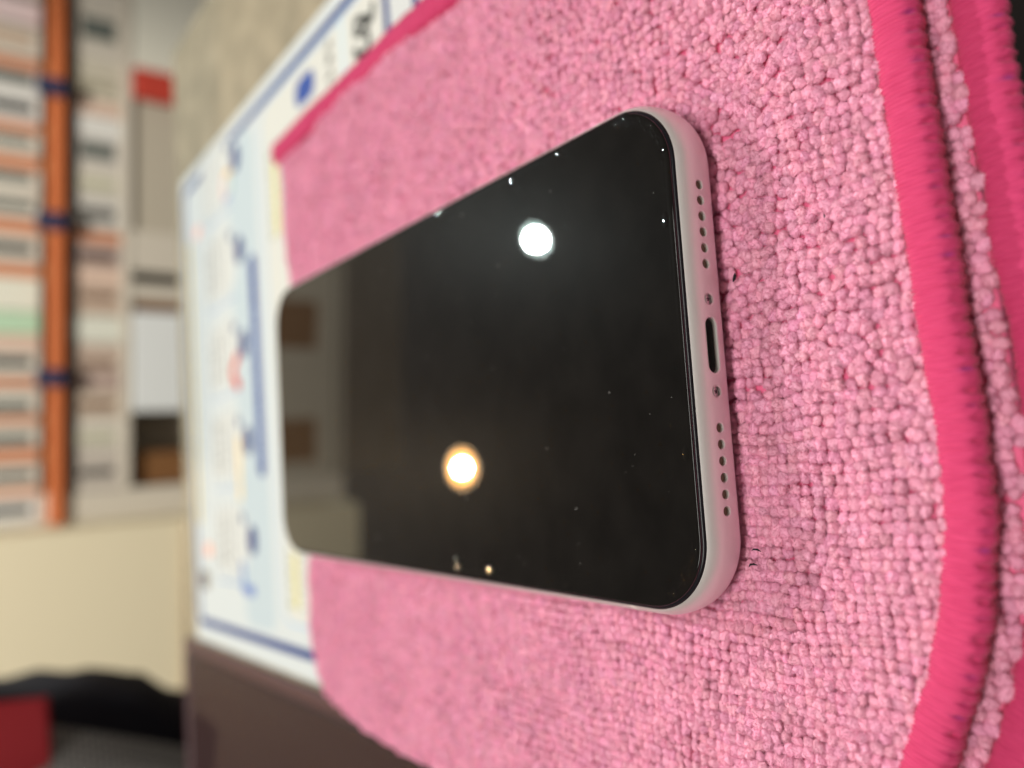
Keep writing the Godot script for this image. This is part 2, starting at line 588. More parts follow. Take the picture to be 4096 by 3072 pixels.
func rack() -> void:
	var t := thing("storage_rack", "orange edged storage rack full of small boxes behind the table", "rack", at_back(0.0, 0.0, 950.0), deg_to_rad(YAW))
	rack_part(t, "back_panel", -152, 640, -749, 470, 1160, 1172, M.rack_panel)
	rack_part(t, "upright", -152, -118, -749, 382, 952, 1159, M.rack_panel)
	rack_part(t, "upright", 622, 640, -749, 470, 952, 1159, M.rack_pale)
	# shelf boards and the orange rail with navy clips
	rack_part(t, "shelf_board", -117, 621, -42, -18.2, 958, 1159, M.carton_and_shade_brown)  # brown puts the shadow line above the rail into the board's colour
	rack_part(t, "shelf_board", -117, 621, -106, -96.4, 952, 1159, M.rack_panel)
	rack_part(t, "shelf_board", -117, 621, 96, 112, 952, 1159, M.rack_panel)
	rack_part(t, "shelf_board", -117, 621, 250, 262, 952, 1159, M.rack_panel)
	rack_part(t, "shelf_board", -117, 621, 372, 382, 952, 1159, M.rack_inside)
	rack_part(t, "shelf_board", -117, 621, -330, -318, 952, 1159, M.rack_panel)
	rack_part(t, "price_rail", -150, 640, -38.5, -25.5, 943, 951, M.rack_orange)
	for r in [309.0, 169.0, 5.0, 520.0]:
		rack_part(t, "clip", r - 9, r + 9, -39, -13, 936, 942.6, M.clip_navy)
	# boxes on the upper board: pixel row from .. to, face, label tone
	var cream := Color(0.80, 0.78, 0.73)
	var white := Color(0.84, 0.84, 0.82)
	var peach := Color(0.83, 0.73, 0.66)
	var g1 := Color(0.36, 0.39, 0.37)
	var g2 := Color(0.17, 0.18, 0.18)
	var blk := Color(0.07, 0.07, 0.08)
	var none := Color(0, 0, 0, 0)
	var brn := Color(0.45, 0.33, 0.25)
	var row1 := [
		[-160, -20, cream, g1, -110, -70], [0, 92, Color(0.88, 0.80, 0.80), none, 0, 0], [104, 226, cream, Color(0.74, 0.66, 0.58), 130, 190],
		[282, 348, Color(0.72, 0.71, 0.69), g1, 290, 335], [352, 484, white, blk, 408, 452], [532, 618, cream, g1, 545, 580], [682, 786, cream, g1, 690, 730],
		[792, 872, cream, g1, 810, 842], [940, 1052, cream, g2, 975, 1015], [1114, 1244, Color(0.86, 0.86, 0.80), none, 0, 0], [1248, 1336, Color(0.70, 0.82, 0.70), none, 0, 0],
		[1340, 1404, peach, none, 0, 0], [1408, 1508, cream, g2, 1430, 1468], [1556, 1660, cream, g1, 1604, 1646], [1700, 1790, cream, g1, 1738, 1778], [1856, 1950, cream, g2, 1888, 1918], [1996, 2096, white, blk, 2022, 2058]]
	var looks1 := ["cream box with a grey label beyond the upper right picture edge", "pinkish white box at the right end of the upper rack row", "cream box with a tan stripe on the upper rack row",
		"narrow grey box above the first navy rail clip", "white box with a black label above the first navy clip", "cream box with pale grey label next to orange divider", "cream box left of the peach divider on the upper row",
		"cream box with faint label right above the middle navy clip", "cream box with dark label left of the middle navy clip", "plain ivory box in the middle of the upper row", "pale green box in the middle of the upper row",
		"plain peach box beside the pale green box", "cream box with dark label above the left navy clip", "cream box just left of the left navy clip", "cream box third from the wall on the upper row", "cream box with dark label second from the wall", "white box with black label nearest the cream wall"]
	for i in row1.size():
		var q: Array = row1[i]
		var f := func(y): return 396.8 - 0.2593 * y
		goods("parts_box", looks1[i], "box", "small boxes on the storage rack", f.call(q[1]), f.call(q[0]), -18.0, 30.0 + 14.0 * absf(sin(i * 2.3)), 120.0, q[2], q[3], f.call(q[5]), f.call(q[4]))
	for q in [[231, 278], [488, 528], [622, 678], [877, 936], [1056, 1110], [1512, 1551], [1664, 1696], [1795, 1851], [1954, 1992]]:
		rack_part(t, "divider", 396.8 - 0.2593 * q[1], 396.8 - 0.2593 * q[0], -18.1, 60, 955, 1150, M.divider_orange)
	var row2 := [
		[-60, 36, cream, none, 0, 0], [40, 160, cream, g1, 66, 150], [164, 232, cream, none, 0, 0], [236, 292, Color(0.79, 0.77, 0.70), none, 0, 0], [296, 392, Color(0.76, 0.74, 0.67), Color(0.66, 0.64, 0.56), 318, 356],
		[396, 456, peach, none, 0, 0], [460, 548, white, none, 0, 0], [552, 656, Color(0.80, 0.78, 0.75), g1, 566, 632], [660, 780, cream, Color(0.70, 0.70, 0.60), 712, 752], [784, 914, Color(0.78, 0.77, 0.74), g2, 832, 872],
		[970, 1060, Color(0.66, 0.59, 0.56), Color(0.30, 0.20, 0.15), 1010, 1040], [1064, 1142, peach, none, 0, 0], [1146, 1258, Color(0.74, 0.66, 0.59), brn, 1172, 1196], [1262, 1370, Color(0.84, 0.85, 0.80), none, 0, 0],
		[1374, 1480, Color(0.75, 0.68, 0.62), brn, 1438, 1464], [1484, 1562, Color(0.68, 0.60, 0.56), none, 0, 0], [1566, 1672, Color(0.76, 0.70, 0.63), brn, 1606, 1636], [1676, 1800, cream, Color(0.70, 0.70, 0.61), 1730, 1772],
		[1804, 1960, Color(0.74, 0.71, 0.67), g2, 1874, 1906], [1964, 2086, Color(0.78, 0.77, 0.72), none, 0, 0]]
	var looks2 := ["cream box at the right end of the lower rack row", "cream box with a wide grey label on the lower row", "plain cream box beside the wide grey label", "plain sand box on the lower rack row",
		"sand box with a faint olive label under first clip", "peach box under the first navy rail clip", "plain white box below the orange rail", "light box with a broad grey label below the rail", "cream box with faint olive label", "grey box with a bold dark label under middle clip",
		"mauve box with a dark brown label left of the orange divider", "plain peach box beside the mauve box", "tan box with a thin brown label", "plain ivory box in the middle of the lower row",
		"tan box with brown label under the left navy clip", "plain mauve box just left of the left navy clip", "tan box with brown label above the dark compartment", "cream box with faint label on the lower row", "grey box with dark label second from the wall below the rail", "plain grey box nearest the wall below the rail"]
	for i in row2.size():
		var q: Array = row2[i]
		var f := func(y): return 416.7 - 0.2722 * y
		goods("parts_carton", looks2[i], "box", "small cartons under the orange rail", f.call(q[1]), f.call(q[0]), -96.2, -46.5 - 3.0 * absf(sin(i * 1.7)), 120.0, q[2], q[3], f.call(q[5]), f.call(q[4]), 4.0)
	rack_part(t, "divider", 153, 165.5, -96.3, -43, 954, 1150, M.divider_orange)
	# lower bays
	rack_part(t, "door_panel", 354, 621, -317, -107, 953, 962, M.rack_pale)
	rack_part(t, "bay_side", 126, 172, -317, -107, 953, 1150, M.rack_panel)
	rack_part(t, "bay_side", 94, 112, -317, -107, 953, 1150, M.rack_panel)
	rack_part(t, "bay_back", 172, 354, -317, -107, 957, 965, M.rack_inside)
	rack_part(t, "bay_back", -117, 94, -317, -107, 1000, 1006, M.rack_inside)
	goods("red_carton", "bright red carton in the lower bay of the rack", "carton", "", 319, 352, -317.5, -108, 10.0, Color(0.74, 0.24, 0.18), none, 0, 0, -7.0)
	goods("white_carton", "large plain white carton standing in the lower bay", "carton", "", -32, 80, -317.5, -108, 44.0, Color(0.85, 0.87, 0.87), none, 0, 0)
	goods("brown_carton", "brown carton in the dark bay left of the white carton", "carton", "", -116, -80, -317.5, -108, 30.0, Color(0.46, 0.31, 0.16), none, 0, 0, 14.0)
	goods("brown_carton", "brown carton wedged right of the white carton", "carton", "", 82, 93, -317.5, -108, 40.0, Color(0.46, 0.31, 0.16), none, 0, 0, 6.0)
	# upper bay, seen mirrored on the phone screen
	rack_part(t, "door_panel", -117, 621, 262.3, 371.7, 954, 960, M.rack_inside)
	rack_part(t, "door_panel", -117, 621, 382.3, 470, 954, 960, M.rack_fade_step)  # unseen dark panel, added so the mirrored rack fades out in steps
	for q in [[45, 105], [-100, -45]]:
		rack_part(t, "carton_front", q[0], q[1], 268, 345, 951.5, 953.8, M.carton_and_shade_brown)
	rack_part(t, "bay_back", -117, 621, 112.3, 249.7, 958, 964, M.rack_panel)


# ------------------------------------------------------------------ bag on a stool
func bag_and_stool() -> void:
	var at := at_back(-336.0, -330.0, 560.0)
	var s := thing("stool", "wooden stool carrying the mesh bag behind the table", "stool", Vector3(at.x, -0.75, at.z), deg_to_rad(YAW))
	part(s, "seat", bevel_box(0.36, 0.025, 0.24, 0.004), M.stool_wood, Vector3(0, 0.395, 0))
	for q in [[-0.15, -0.09], [0.15, -0.09], [-0.15, 0.09], [0.15, 0.09]]:
		part(s, "leg", bevel_box(0.03, 0.395, 0.03, 0.003), M.stool_wood, Vector3(q[0], 0, q[1]))
	var t := thing("mesh_bag", "navy backpack with grey mesh pocket behind the leather pad", "bag", at, deg_to_rad(YAW))
	# body: a soft upright bag, its top edge sagging in folds
	var st := begin()
	var rows := []
	for i in 33:
		var v := i / 32.0
		var ring := PackedVector3Array()
		for k in 64:
			var a := -TAU * k / 64.0
			var cx := signf(cos(a)) * pow(absf(cos(a)), 0.75)
			var cz := signf(sin(a)) * pow(absf(sin(a)), 0.75)
			var w := 0.118 + 0.016 * sin(v * 3.1) - 0.02 * smoothstep(0.72, 1.0, v)
			var d := 0.055 + 0.012 * sin(v * 3.1) - 0.042 * smoothstep(0.80, 1.0, v)
			var top := 0.47 + 0.006 * sin(cx * 9.0)
			var p := Vector3(cx * w + 0.20 * (v - 0.62) + 0.006 * sin(v * 21.0) * cx, v * top, cz * d)
			var n := n_mid.get_noise_3d(p.x * 260, p.y * 260, p.z * 260)
			p += Vector3(cx * 0.3, 0, cz).normalized() * n * 0.009 * smoothstep(0.0, 0.15, v)
			ring.append(p)
		rows.append(ring)
	skin(st, rows, true)
	fan(st, rows[32])
	fan(st, rows[0], true)
	part(t, "body", done(st), M.bag_navy)
	# mesh pocket bulging from the front
	st = begin()
	rows = []
	for i in 25:
		var v := i / 24.0
		var row := PackedVector3Array()
		for k in 41:
			var u := k / 40.0 * 2.0 - 1.0
			var bulge := (1.0 - pow(absf(u), 3.0)) * (1.0 - pow(absf(v * 2.0 - 1.0), 3.0))
			var n := n_mid.get_noise_2d(u * 40.0, v * 30.0)
			row.append(Vector3(u * 0.118 + 0.19 * (v - 0.66), 0.02 + v * 0.42, 0.062 + 0.026 * bulge + 0.014 * n * bulge))
		rows.append(row)
	skin(st, rows)
	part(t, "mesh_pocket", done(st), M.bag_mesh)
	# rolled piping along the top of the pocket
	st = begin()
	rows = []
	for i in 41:
		var u := i / 40.0 * 2.0 - 1.0
		var ring := PackedVector3Array()
		for k in 10:
			var a := TAU * k / 10.0
			ring.append(Vector3(u * 0.118 + 0.065, 0.441 + 0.008 * sin(a) + 0.004 * sin(u * 7.0), 0.066 + 0.008 * cos(a)))
		rows.append(ring)
	skin(st, rows, true)
	part(t, "piping", done(st), M.bag_navy)
	var c := thing("red_cloth", "folded red cloth hanging over the navy bag at the lower left corner", "cloth", at_back(-232.0, -40.0, 492.0), deg_to_rad(YAW))
	st = begin()
	rows = []
	for i in 29:
		var v := i / 28.0
		var row := PackedVector3Array()
		for k in 25:
			var u := k / 24.0
			var fold := 0.004 * sin(u * 17.0 + v * 2.0) * (1.0 - 0.5 * v)
			var y := 0.066 + 0.09 * v if v < 0.6 else 0.066 + 0.09 * 0.6 + 0.02 * sin((v - 0.6) * 3.9)
			var z := 0.0 if v < 0.6 else -0.055 * (v - 0.6) / 0.4
			row.append(Vector3(-0.12 + 0.178 * u + 0.012 * v, y + 0.006 * u, z + fold))
		rows.append(row)
	skin(st, rows)
	var back := []
	for row in rows:
		var b := PackedVector3Array()
		for k in range(row.size() - 1, -1, -1):
			b.append(row[k] + Vector3(0, -0.002, -0.003))
		back.append(b)
	skin(st, back)
	part(c, "fold", done(st), M.bag_red)


# ------------------------------------------------------------------ towel
const NEAR := [[-86.0, 76.0], [-66.0, 87.5], [-53.0, 94.2], [-49.0, 95.6], [-41.0, 98.6], [-33.0, 100.7], [-22.0, 102.0], [-14.6, 102.1], [-4.5, 101.6], [4.3, 101.2], [12.7, 100.8], [21.3, 100.3], [30.0, 100.1], [39.0, 99.6], [60.0, 98.6], [96.0, 97.6]]
const FAR := [[-83.0, -38.0], [-82.0, -46.0], [-80.5, -62.0], [-77.0, -72.5], [-72.0, -76.8], [-60.0, -78.2], [-40.0, -77.6], [0.0, -81.5], [51.0, -88.2], [67.0, -89.5], [96.0, -90.0]]
const XL := -83.0


func x_right(z: float) -> float:
	return 85.6 + 1.2 * sin(z * 0.03 + 2.2)


func phone_gap(x: float, z: float) -> float:      # distance outside the phone's footprint
	var q := Vector2(absf(x) - 26.0, absf(z) - 64.0)
	return Vector2(maxf(q.x, 0), maxf(q.y, 0)).length() + minf(maxf(q.x, q.y), 0.0) - 9.0


# height of the woven ground of the upper layer
func cloth_y(x: float, z: float) -> float:
	var free := smoothstep(0.0, 16.0, phone_gap(x, z))
	var y := -1.15 + free * (1.7 * n_low.get_noise_2d(x, z) + 0.45 * n_mid.get_noise_2d(x * 0.6, z * 0.6) + 0.15)
	# a soft crease to the left of the phone and one to its right
	y += free * 0.9 * exp(-pow((z + 10.0 + 0.25 * (x + 60.0)) / 7.0, 2.0)) * smoothstep(-46.0, -62.0, x)
	y += free * 0.8 * exp(-pow((z + 62.0 - 0.2 * (x - 60.0)) / 6.0, 2.0)) * smoothstep(44.0, 60.0, x)
	# the near margin sags over the layer below
	y -= 0.9 * smoothstep(9.0, 0.0, piece(NEAR, x) - z)
	var d := minf(minf(x - XL, z - piece(FAR, x)), minf(x_right(z) + 3.0 - x, piece(NEAR, x) + 3.0 - z))
	var r := 2.6
	if d < r:
		y -= r - sqrt(maxf(r * r - (r - maxf(d, 0.0)) * (r - maxf(d, 0.0)), 0.0))
	return y


func lower_y(x: float, z: float) -> float:
	var y := -5.8 + 0.25 * n_mid.get_noise_2d(x + 200.0, z)
	return y - 0.7 * smoothstep(7.0, 0.0, piece(NEAR, x) + 7.2 - z)


func warp(t: float) -> float:                     # denser towards both ends
	return lerpf(t, 0.5 - 0.5 * cos(PI * t), 0.75)


func slab(y_of: Callable, near_more: float, bottom: float, inset: float) -> ArrayMesh:
	var st := begin()
	var rows := []
	var under := []
	for j in 121:
		var row := PackedVector3Array()
		var low := PackedVector3Array()
		var b := warp(j / 120.0)
		for i in 111:
			var a := warp(i / 110.0)
			var x := lerpf(XL + inset, 88.0 - inset, a)
			var z := lerpf(piece(FAR, x) + inset, piece(NEAR, x) + near_more, b)
			if x > 60.0:
				x = minf(x, x_right(z) - inset)
			row.append(Vector3(x, y_of.call(x, z), z) * MM)
			low.append(Vector3(x, bottom, z) * MM)
		rows.append(row)
		under.append(low)
	rows.reverse()
	skin(st, rows)
	# rim and underside
	var top_ring := PackedVector3Array()
	var low_ring := PackedVector3Array()
	under.reverse()
	for pair in [[rows, top_ring], [under, low_ring]]:
		var g: Array = pair[0]
		var ring: PackedVector3Array = PackedVector3Array()
		for i in 111: ring.append(g[0][i])
		for j in range(1, 121): ring.append(g[j][110])
		for i in range(109, -1, -1): ring.append(g[120][i])
		for j in range(119, 0, -1): ring.append(g[j][0])
		if pair[1] == top_ring and g == rows:
			top_ring = ring
		else:
			low_ring = ring
	skin(st, [low_ring, top_ring], true)
	under.reverse()
	skin(st, under)
	return done(st)


# an overlocked hem: a flattened bead of close threads along a path; out = the outward direction at each point
func hem(path: Array, wide: float, high: float, sd: int) -> ArrayMesh:
	var st := begin()
	var rows := []
	var colours := []
	var total := 0.0
	var pos := [0.0]
	for i in path.size() - 1:
		total += (path[i + 1] as Vector3).distance_to(path[i])
		pos.append(total)
	var steps := int(total / 0.11)
	var seg := 0
	var ns := FastNoiseLite.new()
	ns.seed = sd
	ns.frequency = 1.0
	for s in steps + 1:
		var at := total * s / steps
		while seg < path.size() - 2 and pos[seg + 1] < at:
			seg += 1
		var f: float = (at - pos[seg]) / (pos[seg + 1] - pos[seg])
		var a: Vector3 = path[seg]
		var b: Vector3 = path[seg + 1]
		var p := a.lerp(b, f)
		var p0: Vector3 = path[maxi(seg - 1, 0)]
		var p3: Vector3 = path[mini(seg + 2, path.size() - 1)]
		var along := ((b - p0).normalized().lerp((p3 - a).normalized(), f)).normalized()
		var out := along.cross(Vector3.UP).normalized()
		# out must leave the cloth: the paths run so that the outside is on the right
		var row := PackedVector3Array()
		var cs := PackedColorArray()
		var thread := absf(sin(PI * at / 0.52 + 0.6 * ns.get_noise_1d(at * 0.8)))
		var period := fposmod(at / 1.95 + 0.42 * ns.get_noise_1d(at * 0.16 + 50.0), 1.0)
		var lump := ns.get_noise_1d(at * 0.22 + 9.0)
		for k in 27:
			var t := deg_to_rad(lerpf(168.0, -128.0, k / 26.0))
			var cx := signf(cos(t)) * pow(absf(cos(t)), 0.8)
			var sy := signf(sin(t)) * pow(absf(sin(t)), 0.8)
			var near_out := exp(-pow((rad_to_deg(t) - 38.0) / 22.0, 2.0))
			var dimple := exp(-pow((period - 0.5) / 0.16, 2.0)) * near_out
			var scallop := (0.5 - 0.5 * cos(TAU * period)) * exp(-pow((rad_to_deg(t) + 5.0) / 34.0, 2.0))
			var inner := exp(-pow((rad_to_deg(t) - 160.0) / 16.0, 2.0))
			var g := 1.0 + 0.045 * lump + (0.10 + 0.05 * ns.get_noise_1d(at * 0.9 + 4.0)) * thread * (1.0 - 0.6 * near_out) - (0.20 + 0.22 * ns.get_noise_1d(at * 0.33 + 21.0)) * dimple - (0.13 + 0.12 * ns.get_noise_1d(at * 0.4 + 61.0)) * scallop + 0.10 * ns.get_noise_2d(at * 1.3, t * 3.0) * near_out + 0.10 * inner * ns.get_noise_1d(at * 1.6)
			row.append((p + out * (cx * wide * 0.5 * g) + Vector3.UP * (sy * high * 0.5 * g)) * MM)
			var c := Color(0.74, 0.075, 0.21).lerp(Color(0.52, 0.03, 0.115), clampf(0.5 + 0.5 * ns.get_noise_2d(at * 2.4, t), 0, 1))
			c = c.lerp(Color(0.36, 0.05, 0.30), clampf(dimple * (-0.1 + 2.2 * ns.get_noise_1d(at * 0.5 + 33.0)), 0.0, 0.8))
			cs.append(c)
		rows.append(row)
		colours.append(cs)
	for i in rows.size() - 1:
		for k in 26:
			for q in [[i, k], [i + 1, k + 1], [i + 1, k], [i, k], [i, k + 1], [i + 1, k + 1]]:
				st.set_color(colours[q[0]][q[1]])
				st.add_vertex(rows[q[0]][q[1]])
	return done(st)


# one tuft of the pile: a knob of curled microfibre, about 1.5 mm across
func tuft(sd: int) -> ArrayMesh:
	var f := FastNoiseLite.new()
	f.seed = sd
	f.frequency = 1.0
	f.fractal_octaves = 1
	var st := begin()
	var rows := []
	var nu := 22
	var nv := 13
	var lobes := []
	var r := RandomNumberGenerator.new()
	r.seed = sd * 31 + 5
	for k in 7:
		lobes.append([Vector3(r.randf_range(-1, 1), r.randf_range(-0.2, 1.0), r.randf_range(-1, 1)).normalized(), r.randf_range(0.10, 0.28)])
	for j in nv:
		var v := lerpf(-0.55, 0.5, j / float(nv - 1)) * PI
		var ring := PackedVector3Array()
		for i in nu:
			var u := -TAU * i / nu
			var d := Vector3(cos(u) * cos(v), sin(v), sin(u) * cos(v))
			var g := 0.80
			for l in lobes:
				g += l[1] * exp(-pow(acos(clampf(d.dot(l[0]), -1, 1)) / 0.38, 2.0))
			g += 0.12 * f.get_noise_3dv(d * 2.2) + 0.11 * f.get_noise_3dv(d * 5.0 + Vector3(7, 3, 1)) + 0.05 * f.get_noise_3dv(d * 11.0)
			ring.append(Vector3(d.x, d.y * 1.0, d.z) * g)
		rows.append(ring)
	skin(st, rows, true)
	# loose curled fibres standing off the knob
	for k in 240:
		var d := Vector3(r.randf_range(-1, 1), r.randf_range(-0.25, 1.1), r.randf_range(-1, 1)).normalized()
		var p := d * 0.78
		for l in lobes:
			p += d * l[1] * exp(-pow(acos(clampf(d.dot(l[0]), -1, 1)) / 0.38, 2.0))
		var dir := (d + Vector3(r.randf_range(-1, 1), r.randf_range(-0.6, 0.6), r.randf_range(-1, 1)) * 0.9).normalized()
		var curl := Vector3(r.randf_range(-1, 1), r.randf_range(-1, 1), r.randf_range(-1, 1)).normalized()
		var thick := r.randf_range(0.020, 0.036)
		var strand := []
		for i in 5:
			var s1 := dir.cross(Vector3(0.31, 0.7, 0.2)).normalized()
			var s2 := dir.cross(s1)
			var ring := PackedVector3Array()
			for q in 3:
				ring.append(p + (s1 * cos(TAU * q / 3.0) + s2 * sin(TAU * q / 3.0)) * thick * (1.0 - 0.15 * i))
			strand.append(ring)
			p += dir * r.randf_range(0.06, 0.13)
			dir = (dir + curl * 0.6 - d * 0.2).normalized()
		skin(st, strand, true)
	return done(st)


func towel() -> void:
	var t := thing("pink_towel", "folded pink microfibre towel with deep pink stitched hems under the phone", "towel", Vector3.ZERO)
	part(t, "lower_layer", slab(lower_y, 6.0, TABLE_Y + 0.62, 1.2), M.ground_cloth)
	part(t, "upper_layer", slab(func(x, z): return cloth_y(x, z) - 0.2, 2.0, -5.6, 0.0), M.ground_cloth)
	# hems: near edge of the upper layer, near edge of the lower layer, right edge
	var path := []
	for i in 60:
		var x := lerpf(-86.0, 93.0, i / 59.0)
		path.append(Vector3(x, -2.15 + 0.35 * n_mid.get_noise_1d(x * 0.7), piece(NEAR, x) + 1.7 + 0.3 * n_mid.get_noise_1d(x + 70.0)))
	part(t, "hem", hem(path, 5.4, 3.6, 1), M.binding)
	path = []
	for i in 60:
		var x := lerpf(-86.0, 93.0, i / 59.0)
		path.append(Vector3(x, -7.3 + 0.2 * n_mid.get_noise_1d(x * 0.7 + 30.0), piece(NEAR, x) + 9.1 + 0.4 * n_mid.get_noise_1d(x + 170.0)))
	part(t, "hem", hem(path, 5.6, 3.6, 2), M.binding)
	path = []
	for i in 50:
		var z := lerpf(96.0, -91.0, i / 49.0)
		path.append(Vector3(x_right(z) + 1.0, -1.3 + 0.8 * n_low.get_noise_1d(z * 0.8), z))
	part(t, "hem", hem(path, 7.4, 4.2, 3), M.binding)
	# pile
	var kinds := 10
	var where := []
	var tint := []
	for k in kinds:
		where.append([])
		tint.append(PackedColorArray())
	var pitch := 1.46
	var r := RandomNumberGenerator.new()
	r.seed = 4242
	for layer in 2:
		var rows := int(206.0 / pitch)
		for j in rows:
			var z0 := -95.0 + j * pitch
			if layer == 1 and z0 < 66.0:
				continue
			for i in int(178.0 / pitch):
				var x0 := -86.0 + i * pitch
				# rows wander; the weave is regular on the left and loose elsewhere
				var loose := 0.10 + 0.22 * smoothstep(-0.25, 0.35, n_low.get_noise_2d(x0 * 0.8 + 300.0, z0 * 0.8) + 0.012 * (x0 + 15.0))
				var x := x0 + 1.1 * n_mid.get_noise_2d(x0 * 0.5 + 90.0, z0 * 0.5) + r.randf_range(-loose, loose) * pitch
				var z := z0 + 1.0 * n_mid.get_noise_2d(x0 * 0.5, z0 * 0.5 + 90.0) + r.randf_range(-loose, loose) * pitch + (0.15 * sin(x0 * 2.0))
				var near := piece(NEAR, x)
				var y := 0.0
				if layer == 0:
					if x < XL + 0.2 or x > x_right(z) - 1.2 or z < piece(FAR, x) + 0.2 or z > near - 0.5:
						continue
					if phone_gap(x, z) < -5.5:
						continue
					y = cloth_y(x, z)
				else:
					if z > near + 6.1 or z < near - 4.0 or x > 86.0:
						continue
					y = lower_y(x, z)
				var e := 0.5
				var fn: Callable = cloth_y if layer == 0 else lower_y
				var nx: float = clampf((fn.call(x - e, z) - fn.call(x + e, z)) / (2 * e), -1.5, 1.5)
				var nz: float = clampf((fn.call(x, z - e) - fn.call(x, z + e)) / (2 * e), -1.5, 1.5)
				var up := Vector3(nx + r.randf_range(-0.35, 0.35), 1.0, nz + r.randf_range(-0.35, 0.35)).normalized()
				var side := up.cross(Vector3(cos(r.randf() * TAU), 0.13, sin(r.randf() * TAU))).normalized()
				var size := r.randf_range(0.88, 1.10)
				var gap := phone_gap(x, z)
				var tall := r.randf_range(0.62, 1.0) * (0.70 if layer == 0 and gap < 0.5 else 1.0)
				var basis := Basis(side * size * r.randf_range(0.85, 1.2), up * size * tall, side.cross(up) * size * r.randf_range(0.85, 1.2))
				var k := r.randi() % kinds
				where[k].append(Transform3D(basis.scaled(Vector3.ONE * MM), (Vector3(x, y, z) + up * 0.28) * MM))
				var c := r.randf_range(0.90, 1.06)
				tint[k].append(Color(c * 0.98, c * r.randf_range(0.96, 1.05), c * r.randf_range(0.97, 1.03)))
	var count := 0
	for k in kinds:
		var mm := MultiMesh.new()
		mm.transform_format = MultiMesh.TRANSFORM_3D
		mm.use_colors = true
		mm.mesh = tuft(k + 3)
		mm.instance_count = where[k].size()
		count += where[k].size()
		for i in where[k].size():
			mm.set_instance_transform(i, where[k][i])
			mm.set_instance_color(i, tint[k][i])
		var o := MultiMeshInstance3D.new()
		o.name = "pile"
		o.multimesh = mm
		o.material_override = M.pile
		o.set_meta("kind", "stuff")
		t.add_child(o, true)
	print("tufts ", count)


# ------------------------------------------------------------------ phone
const HA := 37.85      # half width
const HB := 75.45      # half length
const CR := 11.6       # corner radius
const PLATE := 26.0    # half width of the drilled part of the lower end
const LIP := 1.28      # the glass starts this far inside the outline
const SPEAKER_X := 11.463
const HOLE_PITCH := 2.27
const HOLE_Y := 4.446


# stations round the outline: [point, outward normal]; counter-clockwise seen from above, starting at the drilled plate's right end
func outline(step: float) -> Array:
	var out := []
	var cx := HA - CR
	var cz := HB - CR
	var arc := int(CR * PI / 2 / step)
	var line := func(a: Vector2, b: Vector2, n: Vector2):
		var m := maxi(int(a.distance_to(b) / step), 1)
		for k in m:
			out.append([a.lerp(b, float(k) / m), n])
	var bend := func(c: Vector2, from: float):
		for k in arc:
			var t := from - PI / 2 * k / arc
			var n := Vector2(cos(t), sin(t))
			out.append([c + n * CR, n])
	# z is the second axis and points at the viewer
	line.call(Vector2(PLATE, HB), Vector2(cx, HB), Vector2(0, 1))
	bend.call(Vector2(cx, cz), PI / 2)
	line.call(Vector2(HA, cz), Vector2(HA, -cz), Vector2(1, 0))
	bend.call(Vector2(cx, -cz), 0.0)
	line.call(Vector2(cx, -HB), Vector2(-cx, -HB), Vector2(0, -1))
	bend.call(Vector2(-cx, -cz), -PI / 2)
	line.call(Vector2(-HA, -cz), Vector2(-HA, cz), Vector2(-1, 0))
	bend.call(Vector2(-cx, cz), -PI)
	line.call(Vector2(-cx, HB), Vector2(-PLATE, HB), Vector2(0, 1))
	out.append([Vector2(-PLATE, HB), Vector2(0, 1)])
	return out


func ring(stations: Array, inset: float, y: float) -> PackedVector3Array:
	var r := PackedVector3Array()
	for s in stations:
		var p: Vector2 = s[0] - s[1] * inset
		r.append(Vector3(p.x, y, p.y) * MM)
	return r


# side profile of the frame; t = 0 at the glass, 1 on the underside: (inset, height)
func side(t: float) -> Vector2:
	var n := 2.0 / 2.45
	var a := deg_to_rad(lerpf(57.5, -90.0, t))
	return Vector2(3.1 - 3.1 * pow(maxf(cos(a), 0.0), n), 4.15 + 4.15 * signf(sin(a)) * pow(absf(sin(a)), n))


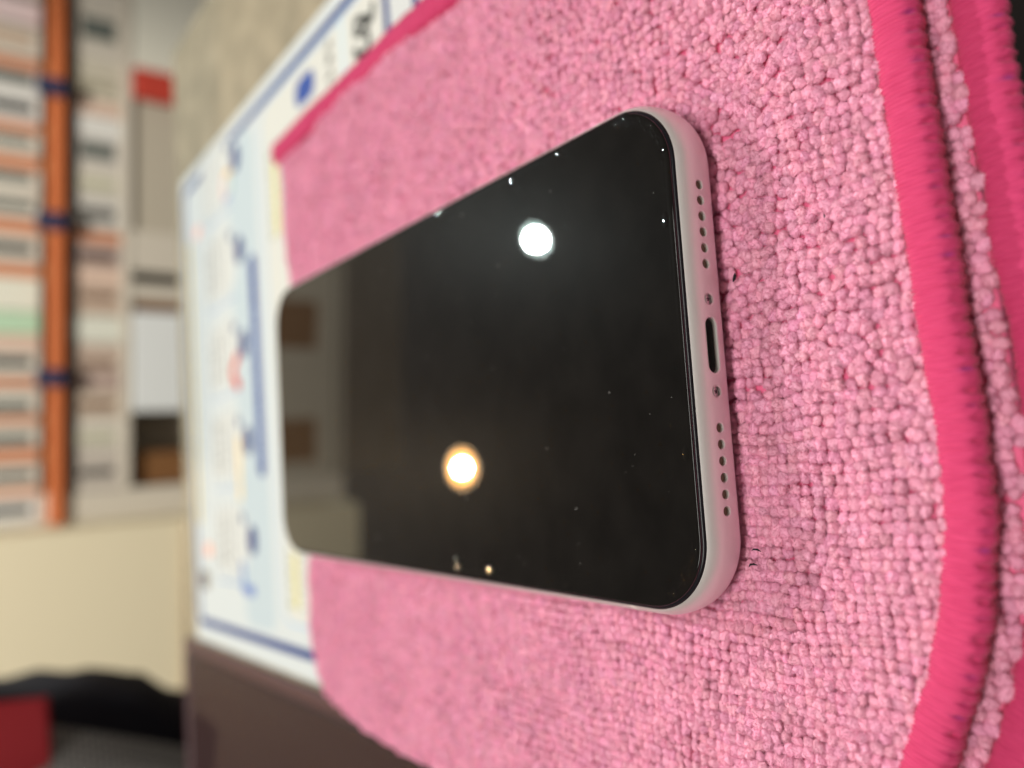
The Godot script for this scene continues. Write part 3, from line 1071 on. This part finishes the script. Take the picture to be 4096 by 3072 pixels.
func phone() -> void:
	var t := thing("smartphone", "silver smartphone with black screen lying face up on the pink towel", "phone", Vector3.ZERO)
	var st := begin()
	var stations := outline(0.6)
	var rows := []
	var K := 40
	var arcs := [0.0]
	for k in K + 1:
		var q := side(k / float(K))
		rows.append(ring(stations, q.x, q.y))
		if k > 0:
			arcs.append(arcs[-1] + q.distance_to(side((k - 1) / float(K))))
	# seen from outside, the stations run to the left, so rows going down lie on the right: turn them
	rows.reverse()
	skin(st, rows)
	rows.reverse()
	# drilled plate at the lower end
	var holes := []          # [centre x, half length of the straight part, radius]
	for k in 6:
		holes.append([SPEAKER_X + HOLE_PITCH * k, 0.0, 0.66])
		holes.append([-SPEAKER_X - HOLE_PITCH * k, 0.0, 0.66])
	holes.append([6.456, 0.0, 0.82])
	holes.append([-6.456, 0.0, 0.82])
	holes.append([0.0, 2.75, 1.15])
	var total: float = arcs[-1]
	var s_of_y := 0.0
	for k in K:
		var a := side(k / float(K))
		var b := side((k + 1) / float(K))
		if a.y >= HOLE_Y and b.y < HOLE_Y:
			s_of_y = lerpf(arcs[k], arcs[k + 1], (a.y - HOLE_Y) / (a.y - b.y))
	var on_plate := func(x: float, s: float, sink: float) -> Vector3:
		var k := 0
		while k < K - 1 and arcs[k + 1] < s:
			k += 1
		var f := clampf((s - arcs[k]) / (arcs[k + 1] - arcs[k]), 0.0, 1.0)
		var q := side((k + f) / K)
		return Vector3(x, q.y, HB - q.x - sink) * MM
	var inside := func(x: float, s: float, more: float) -> bool:
		for h in holes:
			var dx := maxf(absf(x - h[0]) - h[1], 0.0)
			if Vector2(dx, s - s_of_y).length() < h[2] + more:
				return true
		return false
	var rim := func(h: Array, r: float, n: int) -> PackedVector2Array:
		var p := PackedVector2Array()
		for i in n:
			var a := TAU * (i + 0.5) / n
			p.append(Vector2(h[0] + (h[1] if cos(a) > 0 else -h[1]) + cos(a) * r, s_of_y + sin(a) * r))
		if h[1] > 0.0:
			for i in 14:
				var x := lerpf(-h[1], h[1], (i + 0.5) / 14.0)
				p.append(Vector2(x, s_of_y + r))
				p.append(Vector2(x, s_of_y - r))
		return p
	var pts := PackedVector2Array()
	var nx := 66
	for i in nx + 1:
		var x := lerpf(-PLATE, PLATE, i / float(nx))
		for k in K + 1:
			if i == 0 or i == nx or k == 0 or k == K or not inside.call(x, arcs[k], 0.34):
				pts.append(Vector2(x + (0.011 * sin(i * 3.0 + k) if i > 0 and i < nx else 0.0), arcs[k]))
	for h in holes:
		for r in [0.0, 0.10, 0.24]:
			pts.append_array(rim.call(h, h[2] + r, 28))
	var idx := Geometry2D.triangulate_delaunay(pts)
	for i in idx.size() / 3:
		var a: Vector2 = pts[idx[i * 3]]
		var b: Vector2 = pts[idx[i * 3 + 1]]
		var c: Vector2 = pts[idx[i * 3 + 2]]
		var m := (a + b + c) / 3.0
		if inside.call(m.x, m.y, -0.006):
			continue
		if (b - a).cross(c - a) > 0:          # s runs downwards: keep counter-clockwise from outside
			var o := b
			b = c
			c = o
		var v := []
		for q in [a, b, c]:
			v.append(on_plate.call(q.x, q.y, 0.09 if inside.call(q.x, q.y, 0.02) else 0.0))
		tri(st, v[0], v[1], v[2])
	# underside
	var under := rows[K].duplicate() as PackedVector3Array
	fan(st, under, true)
	part(t, "frame", done(st), M.aluminium)
	# what is in the holes
	var hy := HOLE_Y
	for h in holes:
		var deep := 0.42
		var called := "speaker_hole"
		var n := 24
		if h[1] > 0.0:
			called = "charging_port"
			deep = 6.5
		elif h[2] > 0.7:
			called = "screw"
			deep = 0.3
		var ringf := func(r: float, z: float) -> PackedVector3Array:
			var p := PackedVector3Array()
			for i in n:
				var a := TAU * (i + 0.5) / n
				p.append(Vector3((h[1] if cos(a) > 0 else -h[1]) + cos(a) * r, sin(a) * r, z) * MM)
			return p
		var origin := Vector3(h[0], hy, HB - 0.02) * MM
		if called == "screw":
			var w := begin()
			skin(w, [ringf.call(0.66, 0.0), ringf.call(0.82, -0.07), ringf.call(0.82, -0.45)], true)
			skin(w, [ringf.call(0.82, -0.45), ringf.call(0.70, -0.40), ringf.call(0.70, -0.24), ringf.call(0.62, -0.16)], true)
			fan(w, ringf.call(0.62, -0.16))
			var screw := part(t, called, done(w), M.screw_metal, origin)
			var star := begin()
			var sp := PackedVector3Array()
			for i in 40:
				var a := TAU * i / 40.0
				var rr := 0.30 + 0.075 * cos(5.0 * a)
				sp.append(Vector3(cos(a) * rr, sin(a) * rr, -0.145) * MM)
			fan(star, sp)  # flat dark star: the shade inside the screw's socket is put into the colour
			part(screw, "dark_star", done(star), M.screw_star_dark)
			continue
		var w2 := begin()
		skin(w2, [ringf.call(h[2], -0.09), ringf.call(h[2] - 0.01, -deep * 0.4), ringf.call(h[2] - 0.02, -deep)], true)
		var tube := part(t, called, done(w2), M.hole_wall if called == "speaker_hole" else M.hole_wall, origin)
		var cap := begin()
		fan(cap, ringf.call(h[2], -deep))
		if called == "speaker_hole":
			part(tube, "mesh_screen", done(cap), M.hole_mesh)
		else:
			part(tube, "socket", done(cap), M.port_inside)
			var liner := begin()
			skin(liner, [ringf.call(h[2] - 0.16, -0.75), ringf.call(h[2] - 0.16, -6.4)], true)
			skin(liner, [ringf.call(h[2] - 0.01, -0.70), ringf.call(h[2] - 0.16, -0.75)], true)
			part(tube, "liner", done(liner), M.port_inside)
	# plastic antenna lines across the frame near the corners
	for s in [-1.0, 1.0]:
		for zz in [60.2, -60.2]:
			var a := begin()
			var band := []
			for k in K + 1:
				var q := side(k / float(K))
				var lean: float = (0.0 if k > 14 else (14 - k) * 0.05) * signf(zz)
				var row := PackedVector3Array()
				for e in [-0.55, 0.55]:
					row.append(Vector3(s * (HA - q.x + 0.012), q.y + (0.012 if k < 12 else 0.0), zz + e - lean) * MM)
				if s < 0:
					row.reverse()
				band.append(row)
			skin(a, band)
			part(t, "antenna_line", done(a), M.plastic_line)
	# black glass with a rounded edge
	st = begin()
	var closed := outline(0.7)
	for i in range(1, 75):
		closed.append([Vector2(lerpf(-PLATE, PLATE, i / 75.0), HB), Vector2(0, 1)])
	rows = []
	for q in [[LIP + 0.03, 7.3], [LIP + 0.05, 7.80], [LIP + 0.12, 7.95], [LIP + 0.28, 8.05], [LIP + 0.6, 8.11], [LIP + 1.2, 8.13]]:
		rows.append(ring(closed, q[0], q[1]))
	for row in rows:
		row.reverse()
	skin(st, rows, true)
	fan(st, rows[-1])
	part(t, "screen_glass", done(st), M.black_glass)
	# tempered glass protector; along its margin the glue lets go in an uneven line
	st = begin()
	var fine := outline(0.28)
	var w := int(2 * PLATE / 0.28)
	for i in range(1, w):
		fine.append([Vector2(lerpf(-PLATE, PLATE, i / float(w)), HB), Vector2(0, 1)])
	var ns := FastNoiseLite.new()
	ns.seed = 15
	ns.frequency = 1.0
	ns.fractal_octaves = 2
	rows = []
	var prof := [[0.42, 8.10, 0.0], [0.44, 8.30, 0.0], [0.50, 8.40, 0.0], [0.60, 8.44, 0.0], [0.75, 8.452, 0.0], [1.25, 8.45, 0.3], [1.42, 8.446, 0.8], [1.50, 8.452, 1.0], [1.58, 8.470, 1.0], [1.66, 8.472, 1.0], [1.76, 8.452, 1.0], [1.90, 8.444, 0.8], [2.3, 8.440, 0.2], [3.2, 8.438, 0.0]]
	for q in prof:
		var row := PackedVector3Array()
		var at := 0.0
		for i in fine.size():
			var s: Array = fine[i]
			if i > 0:
				at += (s[0] as Vector2).distance_to(fine[i - 1][0])
			var corner: float = 1.0 if absf(s[1].x) > 0.02 and absf(s[1].y) > 0.02 and s[0].y > 0 else 0.0
			var wob: float = (0.10 * ns.get_noise_1d(at * 0.12) + 0.05 * ns.get_noise_1d(at * 0.7 + 40.0) + corner * 0.22 * ns.get_noise_1d(at * 0.75 + 9.0)) * q[2]
			var lift: float = (q[1] - 8.44) * q[2] * (0.08 + 0.5 * maxf(ns.get_noise_1d(at * 0.09 + 77.0), 0.0) + corner * (0.3 + 1.6 * ns.get_noise_1d(at * 1.3)))
			var p: Vector2 = s[0] - s[1] * (LIP + q[0] + wob)
			row.append(Vector3(p.x, (8.44 + lift) if q[2] > 0.5 else q[1], p.y) * MM)
		row.reverse()
		rows.append(row)
	skin(st, rows, true)
	fan(st, rows[-1])
	var pane := part(t, "screen_protector", done(st), M.protector_glass)
	# air bubbles and lifted spots under its margin: low lenses that catch the lamps
	for q in [[35.4, 66.2, 2.22], [34.9, 67.5, 1.47], [34.4, 68.7, 0.55], [33.8, 69.1, 0.44], [32.1, 69.9, 0.72], [32.4, 70.9, 0.29], [32.0, 71.1, 0.36], [31.3, 71.5, 0.43], [30.6, 71.8, 0.5], [28.1, 72.9, 0.28],
			[35.3, 14.2, 5.52], [34.8, 38.4, 4.19], [35.4, 50.9, 1.64], [35.6, 55.6, 0.79], [18.1, 72.2, 5.26], [-14.7, 72.5, 4.27], [-27.7, 73.0, 0.2], [-29.3, 72.1, 0.68], [-30.6, 71.6, 0.51], [-31.2, 71.5, 0.34],
			[-31.3, 70.2, 0.86], [-32.0, 70.5, 1.02], [-32.5, 70.6, 0.41], [-34.1, 68.5, 0.42], [-35.3, 65.2, 0.53], [-34.9, 13.9, 4.35], [-34.9, 24.9, 5.01], [-35.2, 46.1, 4.02]]:
		var long: float = clampf(q[2] * 0.36, 0.38, 1.3)
		var wide := clampf(long * 0.8, 0.34, 0.7)
		var out := Vector2(signf(q[0]), 0.0)
		if absf(q[0]) < 26.0:
			out = Vector2(0, 1)
		elif q[1] > 63.0:
			out = Vector2(q[0] - signf(q[0]) * 26.0, q[1] - 63.9).normalized()
		var along := Vector2(-out.y, out.x)
		var lens := begin()
		var rings := []
		for j in 7:
			var f := j / 6.0
			var rg := PackedVector3Array()
			for i in 28:
				var a := -TAU * i / 28.0
				var p := Vector2(q[0], q[1]) + along * cos(a) * long * (1.0 - f) - out * sin(a) * wide * (1.0 - f)
				rg.append(Vector3(p.x, 8.432 + wide * (0.15 if q[2] < 1.4 else 0.08) * (1.0 - (1.0 - f) * (1.0 - f)), p.y) * MM)
			rings.append(rg)
		skin(lens, rings, true)
		part(pane, "bubble", done(lens), M.protector_glass)


# ------------------------------------------------------------------ lint and dust
func fibre(pts: Array, r0: float) -> ArrayMesh:
	var st := begin()
	var rows := []
	for i in pts.size():
		var p: Vector3 = pts[i]
		var d: Vector3 = ((pts[mini(i + 1, pts.size() - 1)] as Vector3) - (pts[maxi(i - 1, 0)] as Vector3)).normalized()
		var a := d.cross(Vector3(0.1, 1, 0.2)).normalized()
		var b := d.cross(a)
		var rr := r0 * (0.25 if i == 0 or i == pts.size() - 1 else 1.0)
		var row := PackedVector3Array()
		for k in 8:
			var t := TAU * k / 8.0
			row.append((p + (a * cos(t) + b * sin(t)) * rr) * MM)
		rows.append(row)
	skin(st, rows, true)
	return done(st)


func lint() -> void:
	var o := part(self, "lint", fibre([Vector3(-0.55, 0, -0.35), Vector3(-0.2, 0.05, -0.1), Vector3(0.25, 0.1, 0.12), Vector3(0.6, 0, 0.1)], 0.22), M.lint_dark, Vector3(9.4, 0.75, 77.3) * MM)
	tag(o, "black chip of lint on the towel near the right speaker holes", "lint", "dark lint on the towel")
	o = part(self, "lint", fibre([Vector3(-0.1, 0, -0.75), Vector3(0.12, 0.1, -0.3), Vector3(0.1, 0.1, 0.3), Vector3(-0.15, 0, 0.75)], 0.13), M.lint_dark, Vector3(-28.4, 0.8, 76.9) * MM)
	tag(o, "thin black fibre on the towel nearer the left phone corner", "lint", "dark lint on the towel")
	o = part(self, "lint", fibre([Vector3(-0.3, 0, -0.75), Vector3(0.1, 0.1, -0.4), Vector3(0.2, 0.1, 0.2), Vector3(0.05, 0, 0.7)], 0.14), M.lint_dark, Vector3(-30.5, 0.8, 76.2) * MM)
	tag(o, "curved black fibre on the towel below the left speaker holes", "lint", "dark lint on the towel")
	o = part(self, "lint", fibre([Vector3(-0.3, 0, 0), Vector3(0, 0.05, 0.1), Vector3(0.35, 0, 0.0)], 0.1), M.lint_dark, Vector3(14.2, 1.0, 91.5) * MM)
	tag(o, "tiny dark speck on the towel halfway to the near hem", "lint", "dark lint on the towel")
	# dust on the screen
	var st := begin()
	var r := RandomNumberGenerator.new()
	r.seed = 99
	for k in 46:
		var p := Vector3(r.randf_range(-33, 33), 8.46, r.randf_range(-20, 71))
		var s := r.randf_range(0.03, 0.07) if k > 12 else r.randf_range(0.07, 0.13)
		var long := r.randf_range(1.0, 4.0) if k % 5 == 0 else 1.0
		var a := r.randf() * TAU
		var ax := Vector3(cos(a), 0, sin(a)) * s * long
		var az := Vector3(-sin(a), 0, cos(a)) * s
		var up := Vector3(0, s * 0.8, 0)
		for q in [[ax, az], [az, -ax], [-ax, -az], [-az, ax]]:
			tri(st, (p + q[0]) * MM, (p + up) * MM, (p + q[1]) * MM)
	var d := part(self, "dust", done(st), M.dust_white)
	tag(d, "fine pale dust specks scattered over the black screen", "dust")
	d.set_meta("kind", "stuff")
